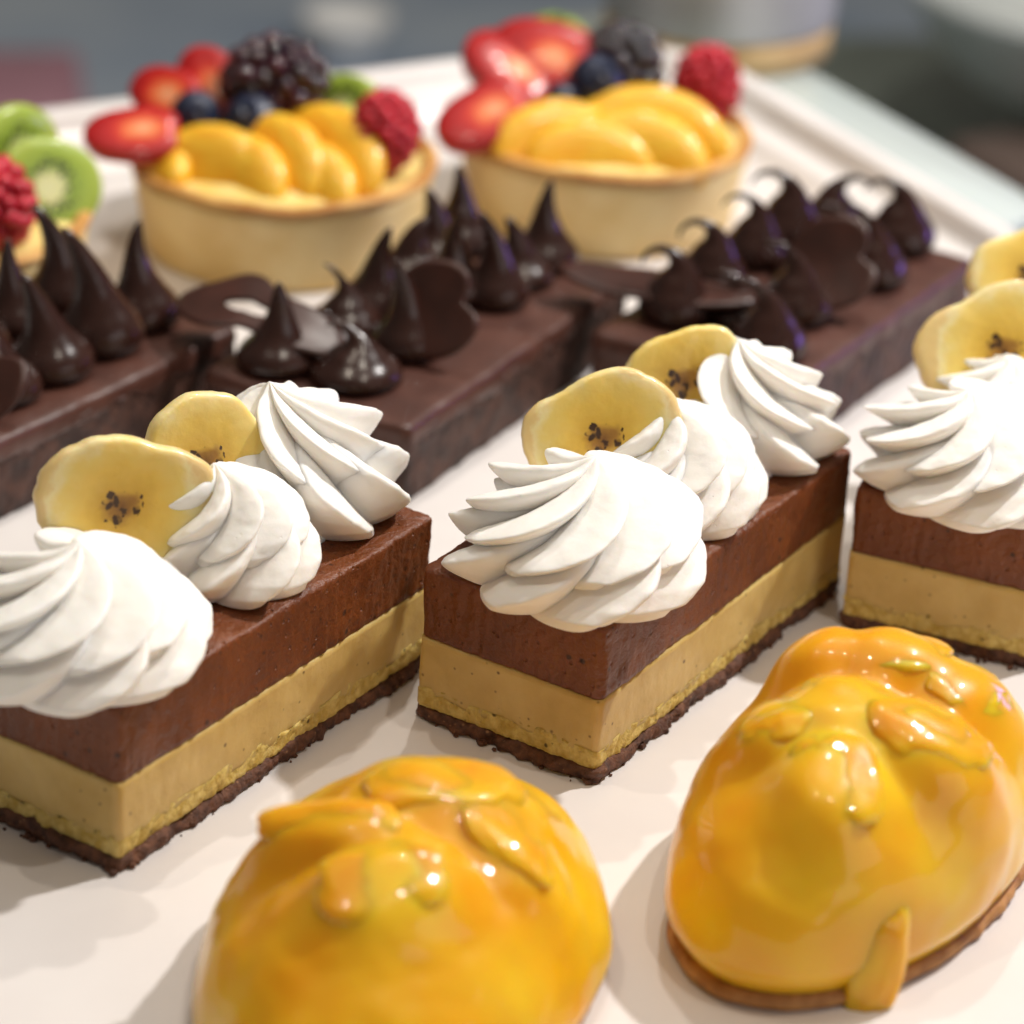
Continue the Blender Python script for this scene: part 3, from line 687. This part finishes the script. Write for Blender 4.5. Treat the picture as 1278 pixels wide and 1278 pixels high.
def chunk(sx, sy, sz, seed, e=.86):
    R = []; nu, nv = 40, 24
    sg = lambda v, p: math.copysign(abs(v) ** p, v)
    for i in range(1, nv):
        t = pi * i / nv - pi / 2
        ring = []
        for j in range(nu):
            p = 2 * pi * j / nu
            x, y, z = sg(cos(t), e) * sg(cos(p), e), sg(cos(t), e) * sg(sin(p), e), sg(sin(t), e)
            q = 1 + .22 * fbm(x + seed * 5.1, y, z, .9, 3)
            ring.append((x * sx * q, y * sy * q, z * sz * q))
        R.append(ring)
    return rings(R)

# pieces: place along / across the dome, lift off the surface, half sizes, heading in the picture, tilt, roll
D1_PIECES = [(-1.2, 1.35, .16, 1.7, .8, .42, D(-14), D(14), D(6)), (.8, -.3, .06, 2.0, 1.25, .46, D(4), D(0), D(0)), (-2.5, -.2, .06, 1.6, 1.2, .48, D(18), D(0), D(0)),
             (.1, -1.9, .0, 1.5, .9, .36, D(-40), D(0), D(0))]
D2_PIECES = [(.0, 1.5, .22, 1.0, .9, .5, D(20), D(0), D(8)), (.7, .1, .18, 1.4, 1.05, .5, D(-5), D(0), D(-5)), (-1.7, .1, .06, 1.35, 1.1, .5, D(-20), D(0), D(0)),
             (-1.4, -1.6, .10, 1.7, 1.1, .52, D(-8), D(0), D(0)), (-3.7, -.7, .08, 1.15, 1.5, .55, D(10), D(0), D(0)), (-2.6, 1.2, .06, 1.0, 1.1, .45, D(60), D(0), D(0)), (1.0, -1.5, .04, 1.4, 1.1, .42, D(20), D(0), D(0)),
             (-4.55, -2.35, 11.0, .60, .42, 1.35, D(0), D(-14), D(6))]
dome_cake('glazed mango dome in front of the middle slice, cut off by the bottom edge', (-1.61, -21.263, 0), 1.292, 5.533, 4.042, 6.257, 4.0, .6, 2.152, 1.697,
          D1_PIECES, 1.0)
dome_cake('taller glazed mango dome at the right showing its brown biscuit base', (8.224, -15.957, 0), 1.052, 4.891, 3.491, 6.719, 4.6, 1.14, 2.018, 2.4,
          D2_PIECES, 4.0)

# ------------------------------------------------------------------ blurred things behind the tray
V, F = lathe([(.3, 1.35), (4.5, 1.35), (4.54, 1.5), (4.54, 8), (4.4, 8.2), (.3, 8.2)], 64)
can = thing('canister', 'round grey steel canister on a tan wooden foot behind the tray corner', 'canister', (6.9, 43.4, -.62))
obj('body', V, F, M['steel'], can)
V, F = lathe([(.3, 0), (4.3, 0), (4.45, .1), (4.45, 1.3), (4.3, 1.36), (.3, 1.36)], 64)
obj('foot', V, F, M['wood'], can)
V, F = lathe([(.5, 0), (8, 0), (12, 3), (14.5, 7), (15.4, 7.6), (15.6, 8.3), (14.3, 7.9), (11.6, 3.4), (7.8, .5), (.5, .5)], 80)
tag(obj('mixing_bowl', V, F, M['bowl'], loc=(36, 108, -24)), 'wide steel bowl far behind the right side of the tray', 'bowl')
V, F = slab(24, 60, 2, [(1, 0, .5), (.5, 0, 1), (0, .5, 1), (0, 13, 1), (.4, 13.4, 1), (1, 13.4, .5)], ns=4, nw=4)
tag(obj('storage_bin', V, F, M['dark_green'], loc=(24, 100, -41), rot=(0, 0, .1)), 'dark green plastic bin beyond the right rim of the tray', 'bin')
V, F = slab(14, 22, 1, [(1, 0, .5), (.2, 0, 1), (0, .2, 1), (0, 7, 1), (.2, 7.2, 1), (1, 7.2, .5)], ns=4, nw=4)
tag(obj('cardboard_box', V, F, M['brown'], loc=(35, 90, -30), rot=(0, 0, .5)), 'small brown box low behind the right rim of the tray', 'box')
V, F = slab(14, 12, 1, [(1, 0, .5), (.2, 0, 1), (0, .2, 1), (0, 4, 1), (.2, 4.2, 1), (1, 4.2, .5)], ns=4, nw=4)
tag(obj('pink_box', V, F, M['pink'], loc=(-37, 122, -36), rot=(0, 0, .2)), 'dull pink box behind the left end of the rear rim', 'box')
V, F = lathe([(.3, 0), (2, 0), (2.2, .3), (3.2, 2.6), (3.3, 3), (3.1, 3), (2, .6), (.3, .5)], 40)  # simple cup form where a pale blob sits behind the rear rim
tag(obj('white_cup_shape', V, F, M['white'], loc=(-14, 144, -36)), 'small white cup shape in place of a pale blob far behind the rear rim', 'cup')
